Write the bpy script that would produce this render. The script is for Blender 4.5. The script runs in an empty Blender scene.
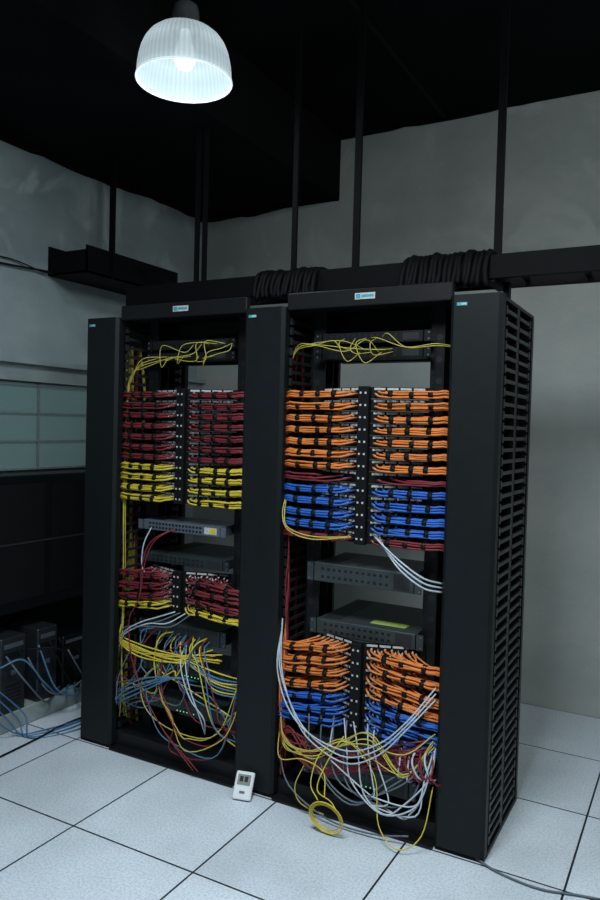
import bpy, math, random
import numpy as np
from mathutils import Vector, Matrix
random.seed(7)
scene=bpy.context.scene
try:
    scene.view_settings.view_transform='Standard'
except Exception: pass

# ------------------------------------------------------------ materials
def newmat(name):
    m=bpy.data.materials.new(name); m.use_nodes=True
    nt=m.node_tree; b=nt.nodes['Principled BSDF']
    return m,nt,b
def mat(name,col,rough=.5,metal=0,var=.12,scale=30,bump=0,emit=None,estr=0,spec=.5):
    m,nt,b=newmat(name)
    n=nt.nodes.new('ShaderNodeTexNoise'); n.inputs['Scale'].default_value=scale; n.inputs['Detail'].default_value=4
    tc=nt.nodes.new('ShaderNodeNewGeometry'); nt.links.new(tc.outputs['Position'],n.inputs['Vector'])
    r=nt.nodes.new('ShaderNodeValToRGB')
    r.color_ramp.elements[0].position=.3; r.color_ramp.elements[1].position=.7
    r.color_ramp.elements[0].color=tuple(c*(1-var) for c in col)+(1,)
    r.color_ramp.elements[1].color=tuple(min(1,c*(1+var)) for c in col)+(1,)
    nt.links.new(n.outputs['Fac'],r.inputs['Fac']); nt.links.new(r.outputs['Color'],b.inputs['Base Color'])
    b.inputs['Roughness'].default_value=rough; b.inputs['Metallic'].default_value=metal
    b.inputs['Specular IOR Level'].default_value=spec
    if bump:
        bp=nt.nodes.new('ShaderNodeBump'); bp.inputs['Strength'].default_value=bump; bp.inputs['Distance'].default_value=.01
        nt.links.new(n.outputs['Fac'],bp.inputs['Height']); nt.links.new(bp.outputs['Normal'],b.inputs['Normal'])
    if emit:
        b.inputs['Emission Color'].default_value=emit+(1,); b.inputs['Emission Strength'].default_value=estr
    return m
M={}
M['black']=mat('rack_black_paint',(.007,.008,.009),.45,spec=.25)
M['cover']=mat('manager_cover_black',(.0060,.0085,.0095),.5,spec=.22)
M['dark']=mat('dark_plastic',(.005,.0055,.006),.6,spec=.15)
M['edge']=mat('lighter_black_edge',(.020,.023,.024),.45,spec=.3)  # a tone lighter than the rack black, for fingers, hole rings and strips
M['orange']=mat('orange_cable',(.62,.185,.040),.5,spec=.3)
M['blue']=mat('blue_cable',(.025,.115,.46),.5,spec=.3)
M['red']=mat('red_cable',(.165,.020,.028),.5,spec=.3)
M['yellow']=mat('yellow_cable',(.58,.46,.045),.5,spec=.3)
M['fibre']=mat('yellow_fibre',(.46,.40,.07),.5,spec=.3)
M['white']=mat('white_cable',(.44,.50,.56),.5,spec=.3)
M['grey']=mat('grey_cable',(.09,.115,.14),.5)
M['lblue']=mat('light_blue_cable',(.05,.16,.30),.5)
M['label']=mat('white_label',(.46,.48,.47),.6,var=.35,scale=200)
M['cyan']=mat('cyan_label',(.05,.30,.38),.5)
M['metal']=mat('brushed_metal',(.20,.24,.30),.38,.7)
M['switch']=mat('switch_grey',(.020,.030,.034),.45,.2)
M['chassis']=mat('chassis_grey',(.030,.040,.042),.5,.1)
M['port']=mat('port_black',(.003,.003,.004),.5)
M['sticker']=mat('yellow_green_sticker',(.36,.48,.10),.5)
M['led']=mat('green_led',(.1,.8,.3),.5,emit=(.2,1,.4),estr=1.0)
M['ceil']=mat('black_ceiling_paint',(.0045,.0045,.005),.9,var=.4,scale=2,spec=.05)
M['beige']=mat('computer_case_grey',(.014,.017,.020),.45)
M['rod']=mat('rod_black',(.003,.0035,.004),.6,spec=.1)
M['lcd']=mat('lcd_grey_green',(.22,.26,.24),.3)
M['plw']=mat('white_plastic',(.72,.75,.78),.4,var=.03)
M['desk']=mat('black_desk',(.003,.004,.005),.4,spec=.3)
M['cmt']=mat('painted_concrete',(.26,.31,.31),.8,var=.15,scale=5,bump=.1)
M['frame']=mat('window_frame_grey',(.16,.20,.20),.6)
M['lampmetal']=mat('lamp_cap_grey',(.15,.165,.18),.45,.3)
M['winred']=mat('dark_red_strap',(.10,.01,.012),.5)

def wallmat(name,base,stain,patch):
    m,nt,b=newmat(name); L=nt.links
    g=nt.nodes.new('ShaderNodeNewGeometry')
    mp=nt.nodes.new('ShaderNodeMapping'); mp.inputs['Scale'].default_value=(1,1,1.4); L.new(g.outputs['Position'],mp.inputs['Vector'])
    n=nt.nodes.new('ShaderNodeTexNoise'); n.inputs['Scale'].default_value=1.6; n.inputs['Detail'].default_value=8; n.inputs['Roughness'].default_value=.66
    L.new(mp.outputs[0],n.inputs['Vector'])
    r=nt.nodes.new('ShaderNodeValToRGB'); r.color_ramp.elements[0].position=.38; r.color_ramp.elements[1].position=.66
    r.color_ramp.elements[0].color=base+(1,); r.color_ramp.elements[1].color=stain+(1,)
    L.new(n.outputs['Fac'],r.inputs['Fac'])
    n4=nt.nodes.new('ShaderNodeTexNoise'); n4.inputs['Scale'].default_value=2.3; n4.inputs['Detail'].default_value=5; n4.inputs['Distortion'].default_value=1.2
    mp2=nt.nodes.new('ShaderNodeMapping'); mp2.inputs['Location'].default_value=(3.1,7.7,1.3); L.new(g.outputs['Position'],mp2.inputs['Vector']); L.new(mp2.outputs[0],n4.inputs['Vector'])
    r4=nt.nodes.new('ShaderNodeMapRange'); r4.inputs['From Min'].default_value=.52; r4.inputs['From Max'].default_value=.62; L.new(n4.outputs['Fac'],r4.inputs['Value'])
    px=nt.nodes.new('ShaderNodeMix'); px.data_type='RGBA'
    s=nt.nodes.new('ShaderNodeSeparateXYZ'); L.new(g.outputs['Position'],s.inputs[0])
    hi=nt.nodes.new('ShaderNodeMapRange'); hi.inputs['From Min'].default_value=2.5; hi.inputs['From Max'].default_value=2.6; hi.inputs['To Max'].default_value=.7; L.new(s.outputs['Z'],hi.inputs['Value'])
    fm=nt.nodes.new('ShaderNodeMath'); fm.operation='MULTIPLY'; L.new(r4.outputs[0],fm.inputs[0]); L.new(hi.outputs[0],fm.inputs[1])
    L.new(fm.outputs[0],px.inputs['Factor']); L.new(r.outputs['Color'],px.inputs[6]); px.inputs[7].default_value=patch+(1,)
    n2=nt.nodes.new('ShaderNodeTexNoise'); n2.inputs['Scale'].default_value=60; n2.inputs['Detail'].default_value=3
    L.new(g.outputs['Position'],n2.inputs['Vector'])
    bp=nt.nodes.new('ShaderNodeBump'); bp.inputs['Strength'].default_value=.12; bp.inputs['Distance'].default_value=.01
    L.new(n2.outputs['Fac'],bp.inputs['Height']); L.new(bp.outputs['Normal'],b.inputs['Normal'])
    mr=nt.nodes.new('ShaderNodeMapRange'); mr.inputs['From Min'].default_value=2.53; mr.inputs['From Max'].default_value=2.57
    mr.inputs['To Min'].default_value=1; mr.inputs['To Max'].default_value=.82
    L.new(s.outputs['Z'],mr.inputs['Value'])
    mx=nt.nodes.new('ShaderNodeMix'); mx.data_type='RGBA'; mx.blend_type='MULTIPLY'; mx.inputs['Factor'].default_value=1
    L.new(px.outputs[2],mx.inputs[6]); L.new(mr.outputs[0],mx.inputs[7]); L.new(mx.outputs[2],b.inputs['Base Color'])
    b.inputs['Roughness'].default_value=.85; b.inputs['Specular IOR Level'].default_value=.15
    return m
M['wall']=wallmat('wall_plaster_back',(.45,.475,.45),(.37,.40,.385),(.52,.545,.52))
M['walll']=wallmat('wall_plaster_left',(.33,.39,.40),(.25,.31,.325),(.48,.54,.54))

def floormat():
    m,nt,b=newmat('raised_floor_tiles'); L=nt.links
    g=nt.nodes.new('ShaderNodeNewGeometry'); s=nt.nodes.new('ShaderNodeSeparateXYZ'); L.new(g.outputs['Position'],s.inputs[0])
    def grid(out,o):
        a=nt.nodes.new('ShaderNodeMath'); a.operation='ADD'; a.inputs[1].default_value=-o+6.0; L.new(out,a.inputs[0])
        d=nt.nodes.new('ShaderNodeMath'); d.operation='DIVIDE'; d.inputs[1].default_value=.6; L.new(a.outputs[0],d.inputs[0])
        fl=nt.nodes.new('ShaderNodeMath'); fl.operation='FLOOR'; L.new(d.outputs[0],fl.inputs[0])
        f=nt.nodes.new('ShaderNodeMath'); f.operation='FRACT'; L.new(d.outputs[0],f.inputs[0])
        p=nt.nodes.new('ShaderNodeMath'); p.operation='PINGPONG'; p.inputs[1].default_value=.5; L.new(f.outputs[0],p.inputs[0])
        c=nt.nodes.new('ShaderNodeMath'); c.operation='LESS_THAN'; c.inputs[1].default_value=.0068; L.new(p.outputs[0],c.inputs[0])
        return c.outputs[0],fl.outputs[0]
    a,fa=grid(s.outputs['X'],-2.174); c,fc=grid(s.outputs['Y'],2.143)
    mxm=nt.nodes.new('ShaderNodeMath'); mxm.operation='MAXIMUM'; L.new(a,mxm.inputs[0]); L.new(c,mxm.inputs[1])
    cb=nt.nodes.new('ShaderNodeCombineXYZ'); L.new(fa,cb.inputs[0]); L.new(fc,cb.inputs[1])
    wn=nt.nodes.new('ShaderNodeTexWhiteNoise'); L.new(cb.outputs[0],wn.inputs['Vector'])
    tv=nt.nodes.new('ShaderNodeMapRange'); tv.inputs['To Min'].default_value=.93; tv.inputs['To Max'].default_value=1.03; L.new(wn.outputs['Value'],tv.inputs['Value'])
    n=nt.nodes.new('ShaderNodeTexNoise'); n.inputs['Scale'].default_value=110; n.inputs['Detail'].default_value=2; L.new(g.outputs['Position'],n.inputs['Vector'])
    r=nt.nodes.new('ShaderNodeValToRGB'); r.color_ramp.elements[0].position=.35; r.color_ramp.elements[1].position=.6
    r.color_ramp.elements[0].color=(.50,.575,.645,1); r.color_ramp.elements[1].color=(.66,.73,.795,1); L.new(n.outputs['Fac'],r.inputs['Fac'])
    n3=nt.nodes.new('ShaderNodeTexNoise'); n3.inputs['Scale'].default_value=2.5; n3.inputs['Detail'].default_value=6; L.new(g.outputs['Position'],n3.inputs['Vector'])
    mr=nt.nodes.new('ShaderNodeMapRange'); mr.inputs['From Min'].default_value=.3; mr.inputs['From Max'].default_value=.7; mr.inputs['To Min'].default_value=.84; mr.inputs['To Max'].default_value=1.05; L.new(n3.outputs['Fac'],mr.inputs['Value'])
    mt=nt.nodes.new('ShaderNodeMath'); mt.operation='MULTIPLY'; L.new(mr.outputs[0],mt.inputs[0]); L.new(tv.outputs[0],mt.inputs[1])
    mm=nt.nodes.new('ShaderNodeMix'); mm.data_type='RGBA'; mm.blend_type='MULTIPLY'; mm.inputs['Factor'].default_value=1
    L.new(r.outputs['Color'],mm.inputs[6]); L.new(mt.outputs[0],mm.inputs[7])
    x=nt.nodes.new('ShaderNodeMix'); x.data_type='RGBA'; L.new(mxm.outputs[0],x.inputs['Factor']); L.new(mm.outputs[2],x.inputs[6]); x.inputs[7].default_value=(.012,.015,.018,1)
    L.new(x.outputs[2],b.inputs['Base Color']); b.inputs['Roughness'].default_value=.42; b.inputs['Specular IOR Level'].default_value=.3
    return m
M['floor']=floormat()
def glassmat():
    m,nt,b=newmat('frosted_window_glass')
    b.inputs['Base Color'].default_value=(.10,.17,.17,1); b.inputs['Roughness'].default_value=.3
    n=nt.nodes.new('ShaderNodeTexWave'); n.inputs['Scale'].default_value=12; n.inputs['Distortion'].default_value=1
    bp=nt.nodes.new('ShaderNodeBump'); bp.inputs['Strength'].default_value=.15; nt.links.new(n.outputs['Fac'],bp.inputs['Height']); nt.links.new(bp.outputs['Normal'],b.inputs['Normal'])
    b.inputs['Emission Color'].default_value=(.35,.55,.55,1); b.inputs['Emission Strength'].default_value=.08
    return m
M['glass']=glassmat()
def lampmat():
    # milky prismatic polycarbonate: mostly diffusing, faint ribs
    m,nt,b=newmat('prismatic_lamp_shade'); L=nt.links
    tc=nt.nodes.new('ShaderNodeTexCoord'); s=nt.nodes.new('ShaderNodeSeparateXYZ'); L.new(tc.outputs['Object'],s.inputs[0])
    at=nt.nodes.new('ShaderNodeMath'); at.operation='ARCTAN2'; L.new(s.outputs['X'],at.inputs[0]); L.new(s.outputs['Y'],at.inputs[1])
    mu=nt.nodes.new('ShaderNodeMath'); mu.operation='MULTIPLY'; mu.inputs[1].default_value=60; L.new(at.outputs[0],mu.inputs[0])
    si=nt.nodes.new('ShaderNodeMath'); si.operation='SINE'; L.new(mu.outputs[0],si.inputs[0])
    mr=nt.nodes.new('ShaderNodeMapRange'); mr.inputs['From Min'].default_value=-1; mr.inputs['To Min'].default_value=.82; mr.inputs['To Max'].default_value=1.08
    L.new(si.outputs[0],mr.inputs['Value'])
    zr=nt.nodes.new('ShaderNodeValToRGB'); zm=nt.nodes.new('ShaderNodeMapRange'); zm.inputs['From Max'].default_value=.22; L.new(s.outputs['Z'],zm.inputs['Value']); L.new(zm.outputs[0],zr.inputs['Fac'])
    e=zr.color_ramp.elements; e[0].position=0; e[0].color=(.62,.62,.62,1); e[1].position=1; e[1].color=(.30,.30,.30,1)
    for p,vv in ((.15,.42),(.35,.40),(.58,.56),(.80,.42)):
        q=e.new(p); q.color=(vv,vv,vv,1)
    mm=nt.nodes.new('ShaderNodeMath'); mm.operation='MULTIPLY'; L.new(mr.outputs[0],mm.inputs[0]); L.new(zr.outputs[0],mm.inputs[1])
    b.inputs['Base Color'].default_value=(.16,.19,.20,1); b.inputs['Roughness'].default_value=.2
    b.inputs['Emission Color'].default_value=(.78,.94,1,1); L.new(mm.outputs[0],b.inputs['Emission Strength'])
    tr=nt.nodes.new('ShaderNodeBsdfTransparent'); tr.inputs[0].default_value=(.85,.93,.95,1)
    mx=nt.nodes.new('ShaderNodeMixShader'); mx.inputs[0].default_value=.84
    L.new(tr.outputs[0],mx.inputs[1]); L.new(b.outputs[0],mx.inputs[2]); L.new(mx.outputs[0],nt.nodes['Material Output'].inputs['Surface'])
    return m
M['shade']=lampmat()
M['bulb']=mat('lamp_bulb',(.6,.6,.6),.5,emit=(.86,.96,1),estr=1.0)
M['rim']=mat('lamp_rim',(.5,.6,.65),.3,emit=(.8,.94,1),estr=.65)

# ------------------------------------------------------------ mesh builder
class MB:
    def __init__(s): s.v=[];s.f=[];s.m=[];s.mats=[]
    def mi(s,k):
        if k not in s.mats: s.mats.append(k)
        return s.mats.index(k)
    def add(s,v,f,k):
        o=len(s.v); s.v+= [tuple(p) for p in v]; i=s.mi(k)
        for q in f: s.f.append(tuple(o+a for a in q)); s.m.append(i)
    def hexa(s,p,k):
        s.add(p,[(0,3,2,1),(4,5,6,7),(0,1,5,4),(1,2,6,5),(2,3,7,6),(3,0,4,7)],k)
    def box(s,x0,x1,y0,y1,z0,z1,k,R=None,c=None):
        p=[(x0,y0,z0),(x1,y0,z0),(x1,y1,z0),(x0,y1,z0),(x0,y0,z1),(x1,y0,z1),(x1,y1,z1),(x0,y1,z1)]
        if R is not None:
            c=Vector(c); p=[tuple(c+R@(Vector(q)-c)) for q in p]
        s.hexa(p,k)
    def cbox(s,x0,x1,y0,y1,z0,z1,k,b=.004):
        def ring(z,i):
            return [(x0+b+i,y0+i,z),(x1-b-i,y0+i,z),(x1-i,y0+b+i,z),(x1-i,y1-b-i,z),(x1-b-i,y1-i,z),(x0+b+i,y1-i,z),(x0+i,y1-b-i,z),(x0+i,y0+b+i,z)]
        rs=[ring(z0,b*.6),ring(z0+b,0),ring(z1-b,0),ring(z1,b*.6)]
        v=sum(rs,[]); f=[]
        for a in range(3):
            for i in range(8):
                j=(i+1)%8; f.append((a*8+i,a*8+j,a*8+8+j,a*8+8+i))
        f.append(tuple(range(7,-1,-1))); f.append(tuple(range(24,32)))
        s.add(v,f,k)
    def prism(s,poly,z0,z1,k):
        n=len(poly); v=[(x,y,z0) for x,y in poly]+[(x,y,z1) for x,y in poly]
        f=[(i,(i+1)%n,n+(i+1)%n,n+i) for i in range(n)]+[tuple(range(n-1,-1,-1)),tuple(range(n,2*n))]
        s.add(v,f,k)
    def tube(s,pts,r,k,n=6,sub=4,smooth=True,rz=None):
        P=[np.array(p,float) for p in pts]
        if len(P)>2 and sub>1:
            Q=[P[0]*2-P[1]]+P+[P[-1]*2-P[-2]]; out=[]
            for i in range(1,len(Q)-2):
                for j in range(sub):
                    t=j/sub; a,b,c,d=Q[i-1],Q[i],Q[i+1],Q[i+2]
                    out.append(.5*((2*b)+(-a+c)*t+(2*a-5*b+4*c-d)*t*t+(-a+3*b-3*c+d)*t**3))
            out.append(P[-1]); P=out
        v=[];f=[];m=len(P)
        up=None
        for i,p in enumerate(P):
            t=P[min(i+1,m-1)]-P[max(i-1,0)]; t=t/(np.linalg.norm(t)+1e-9)
            if up is None:
                up=np.array([0,0,1.]) if abs(t[2])<.9 else np.array([0,1.,0])
            u=up-t*np.dot(up,t); u/=np.linalg.norm(u)+1e-9; up=u; w=np.cross(t,u)
            for a in range(n):
                an=2*math.pi*a/n; v.append(tuple(p+(u*math.cos(an)*(rz or r)+w*math.sin(an)*r)))
        for i in range(m-1):
            for a in range(n):
                b=(a+1)%n; f.append((i*n+a,i*n+b,(i+1)*n+b,(i+1)*n+a))
        f.append(tuple(range(n-1,-1,-1))); f.append(tuple((m-1)*n+a for a in range(n)))
        s.add(v,f,k)
    def lathe(s,prof,cx,cy,k,n=48):
        v=[];f=[]
        for r,z in prof:
            for a in range(n):
                an=2*math.pi*a/n; v.append((cx+r*math.cos(an),cy+r*math.sin(an),z))
        for i in range(len(prof)-1):
            for a in range(n):
                b=(a+1)%n; f.append((i*n+a,i*n+b,(i+1)*n+b,(i+1)*n+a))
        s.add(v,f,k)
    def build(s,name,smooth=False,origin=None,parent=None):
        me=bpy.data.meshes.new(name)
        o=Vector(origin) if origin else Vector((0,0,0))
        me.from_pydata([tuple(Vector(p)-o) for p in s.v],[],s.f)
        for k in s.mats: me.materials.append(M[k])
        me.polygons.foreach_set('material_index',s.m)
        if smooth: me.polygons.foreach_set('use_smooth',[True]*len(s.f))
        me.update()
        ob=bpy.data.objects.new(name,me); ob.location=o; bpy.context.collection.objects.link(ob)
        if parent: ob.parent=parent
        return ob

# ------------------------------------------------------------ layout constants (metres)
YF=2.744; H=2.159; X0=-2.760; W=.212; RW=.735
mgr=[(X0,X0+W),(-1.805,-1.599),(-.864,-.666)]
C1=(mgr[0][1]+mgr[1][0])/2; C2=(mgr[1][1]+mgr[2][0])/2
XL=-3.41; YB=4.543; XR=3.2; YN=-2.6; ZC=3.62; ZS=3.20; XS=-2.235

# ------------------------------------------------------------ room shell
b=MB(); b.box(XL-.1,XR+.1,YN-.1,YB+.1,-.08,0,'floor'); b.build('floor')
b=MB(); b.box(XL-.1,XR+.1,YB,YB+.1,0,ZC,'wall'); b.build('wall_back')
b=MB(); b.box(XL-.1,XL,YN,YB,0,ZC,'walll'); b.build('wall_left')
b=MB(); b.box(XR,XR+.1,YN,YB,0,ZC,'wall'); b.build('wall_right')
b=MB(); b.box(XL,XR,YN-.1,YN,0,ZC,'wall'); b.build('wall_front')
b=MB(); b.box(XL-.1,XR+.1,YN-.1,YB+.1,ZC,ZC+.1,'ceil')
for x in np.arange(-1.5,3,1.2): b.box(x-.012,x+.012,YN,YB,ZC-.006,ZC,'rod')
b.build('ceiling')
b=MB()
b.box(XL,XS,YN,YB,ZS,ZC,'ceil')
def ragged(b,p0,p1,nrm,z,dmin,dmax,n):
    v=[]; P0=Vector(p0);P1=Vector(p1)
    d=(dmin+dmax)/2
    for i in range(n):
        p=P0.lerp(P1,i/(n-1))+Vector(nrm)*.003; d=min(dmax,max(dmin,d+random.uniform(-.012,.012)))
        v+=[(p.x,p.y,z),(p.x,p.y,z-d)]
    b.add(v,[(2*i,2*i+1,2*i+3,2*i+2) for i in range(n-1)],'ceil')
ragged(b,(XL,YN,0),(XL,YB,0),(1,0,0),ZS,.005,.045,90)
ragged(b,(XL,YB,0),(XS,YB,0),(0,-1,0),ZS,.005,.035,20)
ragged(b,(XS,YB,0),(XR,YB,0),(0,-1,0),ZC,.003,.018,60)
b.build('ceiling_soffit')

b=MB(); b.box(XL,XL+.05,1.2,YB,1.86,1.97,'cmt'); b.box(XL,XL+.09,1.2,YB,1.955,1.985,'cmt'); b.build('trim_1')
b=MB(); b.cbox(XL,XL+.28,1.2,YB,0,.10,'cmt',.008); b.build('trim_2')
b=MB()
b.box(XL,XL+.012,1.6,3.95,1.36,1.85,'glass')
for z in (1.36,1.52,1.68,1.84): b.box(XL,XL+.026,1.6,3.95,z-.005,z+.005,'frame')
for y in np.arange(1.6,4.0,.47): b.box(XL,XL+.024,y-.007,y+.007,1.36,1.85,'frame')
b.build('window_1')

# ------------------------------------------------------------ vertical cable managers
def manager(a,c,idx):
    b=MB(); ch=.014
    b.prism([(a,YF+.05),(a,YF+ch),(a+ch,YF),(c-ch,YF),(c,YF+ch),(c,YF+.05)],.02,H,'cover')
    b.box(a+.004,c-.004,YF+.012,YF+.05,0,.02,'dark')
    b.box(a+.012,c-.012,YF+.05,YF+.055,.05,H-.03,'dark')
    for x in (a+.004,c-.024): b.box(x,x+.02,YF+.27,YF+.31,0,H-.01,'black')
    b.box(a+.02,c-.02,YF+.285,YF+.293,0,H-.01,'black')
    b.cbox(a,c,YF+.05,YF+.575,H-.02,H-.006,'black'); b.cbox(a,c,YF+.05,YF+.575,0,.02,'black')
    b.box(a+.004,c-.004,YF+.555,YF+.560,.02,H-.02,'dark')
    for x in (a,c-.012): 
        b.box(x,x+.012,YF+.545,YF+.575,.02,H-.02,'black')
    z=.05
    while z<H-.05:
        for x in (a+.002,c-.010):
            b.box(x,x+.008,YF+.085,YF+.27,z,z+.014,'edge')
            b.box(x-.001,x+.010,YF+.07,YF+.088,z-.008,z+.024,'edge')
            b.box(x,x+.008,YF+.31,YF+.50,z,z+.014,'edge')
            b.box(x-.001,x+.010,YF+.495,YF+.512,z-.008,z+.024,'edge')
        z+=.0445
    b.box(a+.025,a+.065,YF-.0015,YF,H-.042,H-.030,'cyan'); b.box(a+.042,a+.063,YF-.002,YF,H-.040,H-.033,'label')
    cols={0:['red','fibre','dark','dark'],1:['red','winred','dark','dark'],2:['dark','dark','dark','grey']}[idx]
    for i in range(20):
        x=a+.03+random.random()*(c-a-.06); y=YF+.10+random.random()*.15; k=random.choice(cols)
        pts=[(x+random.uniform(-.015,.015),y+random.uniform(-.02,.02),zz) for zz in np.linspace(.05,H-.12,9)]
        b.tube(pts,.007,k,5,2)
    for i in range(14):
        x=a+.03+random.random()*(c-a-.06); y=YF+.34+random.random()*.15
        pts=[(x+random.uniform(-.015,.015),y+random.uniform(-.02,.02),zz) for zz in np.linspace(.05,H-.12,7)]
        b.tube(pts,.013,'dark',5,2)
    return b.build('vertical_cable_manager')
for i,(a,c) in enumerate(mgr): manager(a,c,i)

# ------------------------------------------------------------ racks
def rack(cx,hw):
    b=MB()
    for s in (-1,1):
        xi=cx+s*.2415; xo=cx+s*.300
        lo,hi=min(xi,xo),max(xi,xo)
        b.box(lo,hi,2.900,2.906,.0,2.15,'black')
        xs=cx+s*.296; b.box(xs-.004,xs+.004,2.906,2.99,0,2.15,'black')
        xs=cx+s*.245; b.box(min(xs,xs+s*.02),max(xs,xs+s*.02),2.985,2.99,0,2.15,'black')
        xw=cx+s*(hw-.004); b.box(min(xs,xw),max(xs,xw),3.04,3.045,0.0,2.15,'dark')
        z=.08
        while z<2.1:
            b.box(cx+s*.252-.003,cx+s*.252+.003,2.898,2.900,z-.003,z+.003,'port')
            z+=.0222
        z=.15
        while z<2.1:
            R=.013; n=10; v=[];
            for rr in (R,R*.72):
                for i in range(n):
                    an=2*math.pi*i/n; v.append((cx+s*.280+rr*math.cos(an),2.8985,z+rr*math.sin(an)))
            b.add(v,[(i,(i+1)%n,n+(i+1)%n,n+i) for i in range(n)],'edge')
            b.add([ (cx+s*.280+R*.7*math.cos(2*math.pi*i/n),2.8983,z+R*.7*math.sin(2*math.pi*i/n)) for i in range(n)],[tuple(range(n))],'port')
            z+=.089
    b.cbox(cx-hw-.0,cx+hw,2.765,2.80,2.145,2.215,'black',.004)
    b.cbox(cx-hw,cx+hw,2.80,3.0,2.15,2.165,'black',.004)
    b.cbox(cx-hw,cx+hw,3.0,3.02,2.04,2.17,'black',.004)
    b.box(cx-.2415,cx+.2415,2.94,2.946,1.93,2.08,'dark')
    b.box(cx-.045,cx+.045,2.7635,2.765,2.170,2.196,'label'); b.box(cx-.04,cx-.02,2.763,2.765,2.174,2.192,'cyan'); b.box(cx-.015,cx+.038,2.763,2.765,2.178,2.188,'cyan')
    b.cbox(cx-hw,cx+hw,2.79,2.80,0,.08,'black',.003); b.cbox(cx-hw,cx+hw,2.735,2.80,0,.012,'black',.003)
    b.cbox(cx-hw,cx+hw,2.98,3.20,0,.012,'black',.003); b.cbox(cx-hw,cx+hw,2.98,2.99,0,.15,'black',.003)
    b.box(cx-hw,cx+hw,2.80,2.98,.06,.075,'black')
    return b.build('network_rack')
rack(C1,(mgr[1][0]-mgr[0][1])/2-.002); rack(C2,(mgr[2][0]-mgr[1][1])/2-.002)

# ------------------------------------------------------------ angled patch panels and their fanned patch cables
TIE='dark'
def panels_and_cables(cx,ztop,rows,pitch,sag=0.0,messy=0.0,ncab=15,vdrop=0.0):
    P=MB(); cabs={}
    nrow=len(rows); zb=ztop-pitch*nrow
    P.cbox(cx-.024,cx+.024,2.775,2.806,zb,ztop,'dark',.003)
    for ri,col in enumerate(rows):
        z0=ztop-pitch*(ri+.5); h=pitch*.46
        for s in (-1,1):
            p=[(cx,2.800,z0-h),(cx+s*.2415,2.885,z0-h),(cx+s*.2415,2.897,z0-h),(cx,2.812,z0-h)]
            q=[(x,y,z0+h) for x,y,z in p]
            if s<0: p=[p[1],p[0],p[3],p[2]]; q=[q[1],q[0],q[3],q[2]]
            P.hexa(p+q,'dark')
            x1=cx+s*.2415; x2=cx+s*.262
            P.box(min(x1,x2),max(x1,x2),2.885,2.899,z0-h,z0+h,'black')
            for g in range(4):
                d0=.034+g*.051; d1=d0+.043
                v=[(cx+s*d,2.800+d/.2415*.085-.0012,z) for d,z in ((d0,z0+h*.5),(d1,z0+h*.5),(d1,z0+h*.88),(d0,z0+h*.88))]
                P.add(v if s>0 else v[::-1],[(0,1,2,3)],'label')
        for k in (-1,1): P.box(cx+k*.011-.004,cx+k*.011+.004,2.7742,2.775,z0-.006,z0+.002,'label' )
        if col is None: continue
        thin = col.startswith('-'); 
        if thin: col=col[1:]
        B=cabs.setdefault(col,MB())
        for s in (-1,1):
            zc=z0-.008+random.uniform(-.003,.003); rsag=sag*(.5+1.0*random.random())
            def zz(d): return zc-rsag*max(0,(d-.03)/.3)**1.4
            N=ncab if not thin else 4
            for i in range(N):
                d=.034+(i+.5)/N*.200
                yp=2.800+d/.2415*.085
                oy=((i//3)-1.5)*.0080+random.uniform(-.003,.003); oz=((i%3)-1)*.0090+random.uniform(-.003,.003)
                zp=z0+(.004 if i%2 else -.006)
                j=lambda a=.002:random.uniform(-a,a)*(1+messy*4)
                p=[(d,yp,zp),(d+.006,yp-.022,zp+j()),(d+.03,yp-.048,.5*zp+.5*(zz(d)+oz)+j())]
                for dd in (.10,.155,.21,.265,.32):
                    if dd>d+.05: p.append((dd,2.765+oy+.0+dd*.06+j(),zz(dd)+oz+j()))
                p.append((.366,2.80+oy+j(),zz(.372)+oz))
                p.append((.405,2.86,zz(.40)-.06))
                pts=[(cx+s*a,y,z) for a,y,z in p]
                B.tube(pts,.0043,col,5,2)
                a0=np.array(pts[0]);a1=np.array(pts[1]);a2=np.array(pts[2])
                B.tube([a0,a1],.0050,'label' if i%3 else 'port',4,1)
                if i%3==0: B.tube([a1*.7+a2*.3,a1*.2+a2*.8],.0050,'label',5,1)
            if not thin:
                for dd in (.135+random.uniform(-.012,.012),.210+random.uniform(-.014,.014),.290+random.uniform(-.012,.012)):
                    yy=2.765+dd*.06; z=zz(dd)
                    B.tube([(cx+s*(dd-.009),yy,z),(cx+s*(dd+.009),yy,z)],.0245,TIE,10,1,rz=.0174)
    P.build('angled_patch_panel')
    for k,B in cabs.items(): B.build(k+'_patch_cables',smooth=True)
panels_and_cables(C2,1.815,['orange']*7+['-red']+['blue']*4+['red'],.0505)
panels_and_cables(C1,1.808,['red']*7+['yellow']*4,.050)
panels_and_cables(C2,.745,['orange']*4+['blue']*3,.053,sag=.03,messy=.3)
panels_and_cables(C1,.935,['red']*3+['yellow'],.047,sag=.02,messy=.4)

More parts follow.
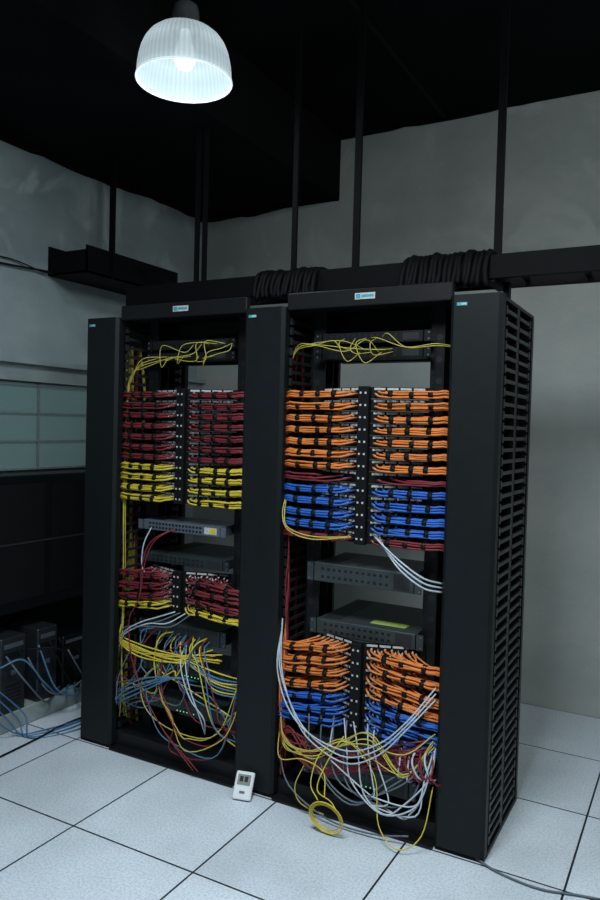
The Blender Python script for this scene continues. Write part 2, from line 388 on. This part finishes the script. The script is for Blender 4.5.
# ------------------------------------------------------------ switches
def switch(cx,z0,z1,y0,dep,mk='switch',ports=12,sticker=False,leds=False,w=.2415,yl=False):
    b=MB(); b.cbox(cx-w+.012,cx+w-.012,y0,y0+dep,z0,z1,mk,.003)
    for s in (-1,1):
        xa=cx+s*(w-.014); xb=cx+s*(w+.02)
        b.box(min(xa,xb),max(xa,xb),y0+.001,y0+.004,z0,z1,mk)
        b.box(min(xa,xa+s*.004),max(xa,xa+s*.004),y0+.001,2.90,z0,z1,mk)
        for z in (z0+.01,z1-.01): b.box(cx+s*(w+.01)-.003,cx+s*(w+.01)+.003,y0-.001,y0+.002,z-.003,z+.003,'metal')
    for i in range(ports):
        x=cx-w+.05+i*(2*w-.16)/ports
        for zz in ((.28,.70) if z1-z0>.035 else (.5,)):
            zc=z0+(z1-z0)*zz; b.box(x,x+.012,y0-.001,y0+.002,zc-.005,zc+.005,'port')
    b.box(cx+w-.10,cx+w-.03,y0-.001,y0+.002,z0+.008,z1-.008,'label' if mk=='metal' else 'edge')
    if yl: b.box(cx+w-.07,cx+w-.035,y0-.002,y0+.002,z0+.012,z1-.012,'yellow')
    for i in range(14):
        x=cx-w+.03+i*.006
        b.box(x,x+.002,y0+.03,y0+dep-.03,z1,z1+.0006,'port')
    if sticker: b.box(cx+.0,cx+.16,y0+.06,y0+.12,z1,z1+.001,'sticker')
    if leds:
        for i in range(6): b.box(cx-.02+i*.02,cx-.016+i*.02,y0-.0015,y0+.001,z0+.008,z0+.012,'led')
    return b.build('network_switch')
switch(C2,.975,1.055,2.82,.32,mk='chassis')
switch(C2,.735,.80,2.86,.44,mk='chassis',sticker=True)
switch(C2,2.0,2.045,2.84,.25,mk='black')
switch(C2,1.935,1.98,2.84,.22,mk='black')
switch(C1,2.0,2.045,2.84,.25,mk='black')
switch(C1,1.945,1.985,2.84,.2,mk='black')
switch(C1,1.118,1.165,2.80,.20,mk='metal',ports=16,yl=True)
switch(C1,.955,1.0,2.83,.40)
switch(C1,.595,.67,2.82,.30,ports=14)
switch(C1,.40,.44,2.86,.30,leds=True)
switch(C1,.235,.30,2.83,.35,leds=True)
switch(C2,.24,.30,2.83,.30,leds=True)
switch(C2,.12,.20,2.83,.30,leds=True)

# ------------------------------------------------------------ loose cables
def loose(name,items):
    B=MB()
    for k,r,pts in items: B.tube(pts,r,k,6,6)
    return B.build(name,smooth=True)
def J(a): return random.uniform(-a,a)
it=[]
F='fibre'; fr=.0018
for i in range(4):
    it.append((F,fr,[(C2+.10-.06*i,2.835,1.965+J(.01)),(C2+.06-.06*i,2.79,1.99+J(.03)),(C2-.06-.03*i,2.78,1.985+J(.03)),(C2-.24,2.79,1.995+J(.012)),(C2-.34,2.82,1.985+J(.015)),(C2-.40,2.86,1.9)]))
for i in range(2):
    it.append((F,fr,[(C2+.0+.05*i,2.835,2.02),(C2+.06+.04*i,2.78,2.02+J(.02)),(C2+.18,2.78,1.98+J(.02)),(C2+.30,2.79,1.975+J(.01)),(C2+.38,2.86,1.97)]))
for i in range(4):
    it.append((F,fr,[(C2-.12+.05*i,2.835,2.02),(C2-.13+.05*i+J(.02),2.77,1.98+J(.01)),(C2-.08+.04*i,2.78,1.93+J(.02)),(C2-.05+.05*i,2.84,1.96)]))
for i in range(7):
    x=C1-.12+.045*i
    it.append((F,fr,[(x,2.835,1.965),(x+J(.05),2.77,1.93+J(.03)),(x+.05+J(.06),2.76,1.975+J(.04)),(x+.1+J(.05),2.78,2.0+J(.04)),(min(x+.15,C1+.25),2.835,2.02)]))
for i in range(4):
    it.append((F,fr+.0002,[(C1-.16+.03*i,2.835,1.965),(C1-.24,2.78,1.93+J(.03)),(C1-.295+J(.01),2.78,1.88+J(.02)),(C1-.33+J(.01),2.79,1.80+J(.02)),(C1-.345+J(.012),2.80,1.6),(C1-.352+J(.012),2.80,1.2),(C1-.35+J(.012),2.80,.8),(C1-.352+J(.01),2.80,.4),(C1-.34+J(.01),2.82,.15)]))
loose('yellow_fibre_jumpers',it)
# bottom of rack 2
it=[]
for i in range(3):
    d=.016*i
    it.append(('white',.0032,[(-1.60,2.80,.76+d),(-1.580+d*.7,2.73,.60+J(.01)),(-1.50+d+J(.01),2.70,.45-d),(-1.38+J(.02),2.69,.36-d),(-1.22,2.685,.33-d*1.6),(-1.08,2.69,.39-d*1.4),(-.97,2.70,.50-d),(-.88,2.77,.63-d*1.5)]))
for i in range(5):
    x0=-1.32+.05*i+J(.02)
    it.append(('white',.0032,[(x0,2.78,.42),(x0+.03+J(.03),2.71,.32+J(.04)),(-1.22+.04*i+J(.03),2.69,.21+J(.05)),(-1.06+J(.06),2.68+J(.02),.13+J(.05)),(-.95+J(.03),2.69,.18+J(.05)),(-.89+J(.012),2.72,.28+J(.05)),(-.88,2.80,.40)]))
for i in range(4):
    it.append(('grey',.0036,[(-1.44+.06*i,2.77,.42),(-1.38+.05*i,2.70,.22+J(.05)),(-1.2+.03*i,2.69,.16+J(.05)),(-1.0+J(.05),2.70,.22+J(.05)),(-.90,2.75,.34)]))
for i in range(5):
    it.append(('fibre',.0025,[(-1.60,2.80,.36+.01*i),(-1.52,2.71,.29+J(.03)),(-1.38,2.69,.26+J(.04)),(-1.25,2.70,.34+J(.04)),(-1.12+J(.03),2.70,.37+J(.05)),(-.98,2.70,.31+J(.06)),(-.88,2.78,.42+J(.03))]))
for i in range(11):
    it.append(('red',.004,[(-1.60,2.80,.38-.02*i),(-1.5+J(.04),2.72,.29+J(.07)),(-1.35+J(.03),2.71,.25+J(.07)),(-1.2,2.73,.29+J(.06)),(-1.05,2.72,.32+J(.06)),(-.9,2.77,.37+J(.06))]))
for i in range(12):
    x=-1.02+.012*i
    it.append(('red' if i%3 else 'white',.004,[(x,2.79,.38),(x+J(.03),2.72,.33+J(.03)),(x+.03+J(.03),2.72,.27+J(.02)),(x+.05,2.82,.26)]))
it.append(('fibre',.0026,[(-1.45,2.75,.35),(-1.42,2.72,.24),(-1.46,2.70,.12),(-1.43,2.70,.05),(-1.33,2.72,.02)]))
for k in range(4):
    cxx,cz=-1.262+J(.008),.078+J(.003); R=.071-.004*k
    it.append(('yellow',.0026,[(cxx+R*1.05*math.cos(t),2.600-.02*math.sin(t)+.004*k,cz+R*math.sin(t)) for t in np.linspace(0,2*math.pi,14)]))
it.append(('yellow',.0024,[(-1.196,2.60,.09),(-1.24,2.60,.150),(-1.32,2.63,.17),(-1.30,2.68,.27),(-1.24,2.70,.38)]))
it.append(('yellow',.0024,[(-1.30,2.60,.142),(-1.35,2.63,.19),(-1.33,2.68,.30),(-1.22,2.70,.36),(-1.1,2.70,.25),(-1.06,2.66,.08),(-.97,2.64,.02),(-.89,2.68,.08),(-.87,2.74,.25)]))
it.append(('yellow',.0024,[(-1.60,2.80,.30),(-1.54,2.70,.22),(-1.42,2.68,.25),(-1.32,2.68,.22),(-1.28,2.62,.150)]))
it.append(('grey',.0036,[(-1.60,2.80,.2),(-1.5,2.72,.1),(-1.3,2.69,.025),(-1.1,2.69,.02),(-.95,2.70,.05)]))
for i in range(3):
    it.append(('white',.0036,[(-1.17+.012*i,2.79,1.20-.002*i),(-1.11+.008*i,2.735,1.175-.010*i),(-1.02,2.71,1.12-.017*i),(-.93,2.72,1.065-.019*i),(-.87,2.78,1.04-.017*i)]))
for i in range(2):
    it.append(('fibre',.0024,[(-1.60,2.82,1.36),(-1.585+.01*i,2.75,1.27),(-1.54,2.72,1.20+.01*i),(-1.42,2.72,1.17+.012*i),(-1.26,2.76,1.19)]))
for i in range(10):
    it.append(('red',.004,[(-1.60,2.84,1.30-.12*i),(-1.58+J(.01),2.80,1.18-.12*i),(-1.585+J(.01),2.81,1.02-.1*i if i<9 else .1),(-1.60,2.86,max(.08,.85-.1*i))]))
for i in range(8):
    it.append(('orange' if i%2 else 'red',.0042,[(-1.59,2.82,.78),(-1.575+J(.012),2.78,.62),(-1.585+J(.012),2.78,.45),(-1.58+J(.01),2.80,.30),(-1.60,2.86,.15)]))
loose('loose_patch_cables',it)
# bottom of rack 1
it=[]
for i in range(10):
    x=C1-.20+.04*i
    it.append((['grey','lblue','red','grey','yellow'][i%5],.0034,[(x,2.815,.63),(x+J(.03),2.74,.60+J(.03)),(x-.04+J(.08),2.72,.50+J(.06)),(x-.10+J(.1),2.72,.40+J(.08)),(max(C1-.33,x-.22)+J(.03),2.73,.32+J(.1)),(C1-.36,2.80,.25+J(.1))]))
for i in range(8):
    x=C1-.12+.04*i
    it.append((['grey','yellow','lblue','red'][i%4],.0032,[(x,2.815,.625),(x+.03+J(.03),2.74,.55+J(.04)),(x+.08+J(.06),2.73,.45+J(.08)),(min(x+.18,C1+.30)+J(.03),2.73,.36+J(.12)),(C1+.36,2.80,.30+J(.15))]))
for i in range(8):
    it.append(('yellow',.0036,[(C1-.36,2.80,.58+.006*i),(C1-.30,2.735,.555+.005*i+J(.010)),(C1-.18,2.72,.52+.006*i+J(.014)),(C1-.02,2.72,.52+.005*i+J(.018)),(C1+.10,2.74,.54+J(.02)),(C1+.22+J(.03),2.82,.55+J(.03))]))
# yellow and blue patch cords fanning off the switch ports to the right
for i in range(8):
    x=C1-.02+.028*i
    it.append((['yellow','lblue'][i%2],.0034,[(x,2.815,.615),(x+.01,2.76,.59+J(.01)),(x+.06,2.735,.55-.008*i),(C1+.26,2.74,.50-.012*i+J(.01)),(C1+.37,2.81,.47-.012*i)]))
for i in range(6):
    it.append((['fibre','red','fibre','lblue'][i%4],.0026,[(C1-.10+.04*i,2.76,.53),(C1-.08+J(.08),2.71,.38+J(.04)),(C1+.0+J(.1),2.70,.25+J(.05)),(C1+.12+J(.08),2.71,.15+J(.05)),(C1+.28+J(.05),2.74,.22+J(.1)),(C1+.36,2.8,.4+J(.1))]))
for i in range(2):
    it.append(('red',.0026,[(C1-.02,2.79,1.14),(C1-.09-.015*i,2.72,1.08),(C1-.13-.015*i,2.70,.97),(C1-.16,2.70,.80),(C1-.22,2.70,.68),(C1-.18,2.70,.45),(C1-.02,2.70,.22),(C1+.18+.03*i,2.70,.05)]))
it.append(('white',.003,[(C1-.17,2.79,1.13),(C1-.19,2.76,1.05),(C1-.20,2.76,.95),(C1-.19,2.78,.9)]))
for i in range(4):
    it.append(('grey' if i%2 else 'white',.0032,[(C1+.02+.03*i,2.75,.75),(C1-.06+.03*i,2.71,.72-.01*i),(C1-.15+.02*i,2.70,.68+J(.02)),(C1-.26,2.71,.62+J(.02)),(C1-.36,2.79,.50+J(.03))]))
for i in range(2):
    it.append(('white',.0032,[(C1+.06,2.79,.60),(C1+.08+.03*i,2.72,.52),(C1+.15,2.70,.40+J(.03)),(C1+.22+J(.02),2.70,.30),(C1+.20,2.76,.20)]))
for i in range(4):
    it.append(('lblue',.0040,[(C1-.36,2.8,.20+.02*i),(C1-.28,2.72,.27+.02*i),(C1-.12,2.70,.36+.02*i),(C1+.05,2.71,.45),(C1+.12,2.80,.42)]))
loose('loose_patch_cables',it)

# ------------------------------------------------------------ overhead cable tray with hanging rods
b=MB(); y0,y1=3.06,3.28
for y in (y0,y1): b.cbox(-2.78,XR-.3,y-.008,y+.008,2.275,2.375,'rod',.003)
x=-2.7
while x<XR-.4: b.box(x,x+.02,y0,y1,2.30,2.315,'rod'); x+=.25
def rod(b,x,y,z0,z1,r=.015): b.box(x-r,x+r,y-.008,y+.008,z0,z1,'rod')
for x in (-1.465,-1.80,-.798,.35,1.5): rod(b,x,3.17,2.27,ZC,.0165 if x>-1.7 else .013)
for x in (-2.345,-2.395): rod(b,x,3.17,2.27,ZS,.012)
for x in (-1.465,-1.80,-.798,-2.36,.35,1.5): b.box(x-.02,x+.02,y0,y1,2.262,2.275,'rod')
for x in (-2.4,-1.7,-.75): b.box(x-.012,x+.012,3.14,3.18,H-.006,2.275,'rod')
b.build('overhead_cable_tray')
b=MB()
b.box(XL+.01,XL+.31,3.08,3.9,2.49,2.50,'rod'); b.box(XL+.30,XL+.31,3.08,3.9,2.49,2.645,'rod'); b.box(XL,XL+.012,3.08,3.9,2.49,2.66,'rod')
b.box(XL+.01,XL+.31,3.08,3.09,2.49,2.62,'rod')
for i in range(9): b.tube([(XL+.05+.028*i,3.1,2.54+J(.02)),(XL+.05+.028*i+J(.02),3.4,2.62+J(.03)),(XL+.05+.028*i,3.7,2.64+J(.03)),(XL+.05+.028*i,3.88,2.56)],.012,'dark',5,3)
rod(b,-3.1,3.28,2.49,ZS,.018)
b.tube([(XL+.29,3.86,2.55),(XL+.45,3.7,2.50),(XL+.62,3.45,2.42),(XL+.75,3.25,2.36)],.014,'dark',6,4)
b.tube([(XL+.28,3.5,2.62),(XL+.5,3.5,2.52),(XL+.8,3.3,2.40)],.010,'dark',6,4)
b.tube([(XL+.02,1.0,2.50),(XL+.015,1.9,2.505),(XL+.015,2.6,2.49),(XL+.03,3.09,2.51)],.006,'dark',6,4)
b.tube([(XL+.02,2.0,2.50),(XL+.015,2.5,2.51),(XL+.015,2.8,2.53),(XL+.03,3.0,2.50),(XL+.05,3.1,2.50)],.004,'dark',6,4)
b.build('wall_cable_trough')
def bundle(x0,x1,zt):
    b=MB(); n=int((x1-x0)/.021)
    for layer in range(2):
        for i in range(n):
            x=x0+(i+.5)*(x1-x0)/n+J(.005); a=layer*.014; h=J(.006)
            b.tube([(x+J(.012),3.00+a+J(.008),2.245+J(.012)),(x,3.01+a,2.30),(x+J(.006),3.045+a,zt-.022-a+h),(x,3.14,zt-a+h),(x,3.28-a,zt-.02-a),(x,3.31-a,2.32+J(.02))],.0115,'rod',6,3)
    b.build('cable_bundle',smooth=True)
bundle(-1.18,-.80,2.402); bundle(-1.93,-1.60,2.394)

# ------------------------------------------------------------ pendant lamp
lx,ly,lz=-1.975,2.50,3.085
b=MB()
prof=[(.200,lz),(.199,lz+.02),(.197,lz+.05),(.192,lz+.085),(.183,lz+.12),(.170,lz+.15),(.152,lz+.175),(.128,lz+.195),(.100,lz+.208),(.068,lz+.215)]
b.lathe(prof,lx,ly,'shade',96)
b.lathe([(.200,lz+.006),(.203,lz+.005),(.204,lz),(.202,lz-.003),(.198,lz-.002),(.198,lz+.005)],lx,ly,'rim')
b.lathe([(0,lz+.210),(.066,lz+.210),(.070,lz+.222),(.060,lz+.232),(.056,lz+.285),(.05,lz+.31),(.03,lz+.325),(.012,lz+.33),(.012,ZC),(0.0,ZC)],lx,ly,'lampmetal',32)
b.lathe([(.012,ZC-.03),(.05,ZC-.02),(.055,ZC),(0,ZC)],lx,ly,'lampmetal',32)
b.lathe([(0,lz+.05),(.03,lz+.058),(.045,lz+.09),(.042,lz+.13),(.028,lz+.16),(.022,lz+.21)],lx,ly,'bulb',24)
b.build('pendant_lamp',smooth=True,origin=(lx,ly,lz))

# ------------------------------------------------------------ small humidity meter leaning on the middle manager
b=MB(); b.cbox(-.042,.042,-.010,.010,0,.115,'plw',.005)
b.box(-.030,.030,-.0112,-.009,.058,.102,'lcd')
b.box(-.020,-.004,-.0118,-.010,.072,.094,'port'); b.box(.002,.018,-.0118,-.010,.072,.094,'port')
b.box(-.012,.012,-.0115,-.009,.024,.034,'grey')
o=b.build('humidity_meter'); o.location=(-1.705,2.662,0.007); o.rotation_euler=(math.radians(-34),0,math.radians(14))

# ------------------------------------------------------------ left side console and equipment
b=MB()
b.cbox(XL+.01,XL+.26,1.5,3.55,.62,1.345,'desk',.008)
for y in (1.9,2.55,3.2): b.box(XL+.26,XL+.264,y-.3,y+.3,.68,1.30,'dark')
b.box(XL+.258,XL+.268,1.5,3.55,.98,.99,'edge')
for y in (1.55,2.5,3.48): 
    b.box(XL+.03,XL+.06,y,y+.03,.10,.62,'desk'); b.box(XL+.21,XL+.24,y,y+.03,.10,.62,'desk')
b.box(XL+.005,XL+.012,1.5,3.55,.10,.62,'dark')
b.build('black_console_cabinet')
def tower(y,w,h,d,k):
    b=MB(); x0=XL+.04+.0; b.cbox(x0,x0+d,y,y+w,.10,.10+h,k,.006)
    xf=x0+d
    b.box(xf,xf+.003,y+.02,y+w-.02,.10+h*.72,.10+h*.80,'port'); b.box(xf,xf+.003,y+.02,y+w-.02,.10+h*.86,.10+h*.92,'metal')
    for i in range(6): b.box(xf,xf+.002,y+.03,y+w-.03,.14+i*.02,.146+i*.02,'port')
    b.box(xf,xf+.004,y+w*.4,y+w*.6,.10+h*.5,.10+h*.56,'metal')
    b.build('computer_tower')
tower(2.56,.16,.40,.24,'beige'); tower(2.80,.14,.40,.24,'beige'); tower(3.02,.2,.30,.20,'desk'); tower(2.30,.18,.38,.26,'switch')
it=[]
for i in range(9):
    k=['grey','dark','grey','lblue','dark','dark','grey','dark','dark'][i]
    it.append((k,.005,[(XL+.33,2.55+.07*i,.40+J(.08)),(XL+.38+J(.03),2.62+.07*i,.24+J(.06)),(XL+.36+J(.05),2.8+.06*i,.12+J(.01)),(XL+.25,2.95+.05*i,.11),(XL+.16,3.2+.03*i,.12)]))
for i in range(4):
    it.append(('lblue',.004,[(XL+.33,2.35+.04*i,.3),(XL+.36,2.5+.05*i,.10),(XL+.36+.03*i,2.62,.008),(XL+.42+.05*i,2.72+.05*i,.007),(XL+.50,3.0+.05*i,.007),(XL+.46,3.25,.007),(XL+.6,3.4,.007)]))
it.append(('lblue',.005,[(XL+.34,2.5,.38),(XL+.38,2.62,.40),(XL+.40,2.75,.24),(XL+.36,2.9,.14),(XL+.38,3.1,.2),(XL+.34,3.3,.30)]))
it.append(('dark',.005,[(XL+.5,2.2,.008),(XL+.48,2.6,.008),(XL+.46,2.9,.008),(XL+.55,3.3,.008)]))
it.append(('dark',.006,[(XL+.30,2.7,.42),(XL+.40,2.85,.40),(XL+.38,3.0,.22),(XL+.30,3.2,.12)]))
loose('equipment_cables',it)
loose('floor_cable',[('grey',.0045,[(-.70,2.76,.012),(-.60,2.72,.006),(-.45,2.70,.006),(-.30,2.74,.006),(0,2.80,.006),(.4,2.78,.006),(.9,2.9,.006)])])

# ------------------------------------------------------------ lights
def area(name,loc,size,power,col,target=None,spread=180):
    d=bpy.data.lights.new(name,'AREA'); d.energy=power; d.color=col; d.shape='SQUARE'; d.size=size; d.spread=math.radians(spread)
    o=bpy.data.objects.new(name,d); bpy.context.collection.objects.link(o); o.location=loc
    if target is not None: o.rotation_euler=(Vector(target)-Vector(loc)).to_track_quat('-Z','Y').to_euler()
    return o
area('floor_fill_a',(-.9,.8,3.5),.9,66,(.84,.94,1),(-1.3,1.9,0),125)  # unseen area light, added overhead to brighten the floor
area('wall_fill_b',(1.3,1.0,3.45),1.0,41,(.89,.97,.97),(-.6,3.2,.8))  # added area light without a fixture, out of view, to light the walls
area('wall_fill_c',(1.2,3.0,3.5),.8,20,(.90,.97,.97),(0.2,3.9,.5))  # second added wall fill, unseen, aimed towards the back wall
pl=bpy.data.lights.new('pendant_lamp_light','POINT'); pl.energy=7; pl.color=(.84,.95,1); pl.shadow_soft_size=.05
o=bpy.data.objects.new('pendant_lamp_light',pl); o.location=(lx,ly,lz-.04); bpy.context.collection.objects.link(o)
w=bpy.data.worlds.new('world'); scene.world=w; w.use_nodes=True
w.node_tree.nodes['Background'].inputs[0].default_value=(.5,.6,.7,1); w.node_tree.nodes['Background'].inputs[1].default_value=.1

# ------------------------------------------------------------ camera
cd=bpy.data.cameras.new('camera'); cam=bpy.data.objects.new('camera',cd); bpy.context.collection.objects.link(cam)
cd.sensor_fit='VERTICAL'; cd.sensor_height=36; cd.lens=36*733.3/900; cd.clip_start=.02
R=Matrix.Rotation(.5013,3,'Z')@Matrix.Rotation(math.pi/2-.0295,3,'X')@Matrix.Rotation(.0269,3,'Z')
cam.matrix_world=Matrix.Translation((0,0,1.634))@R.to_4x4()
scene.camera=cam
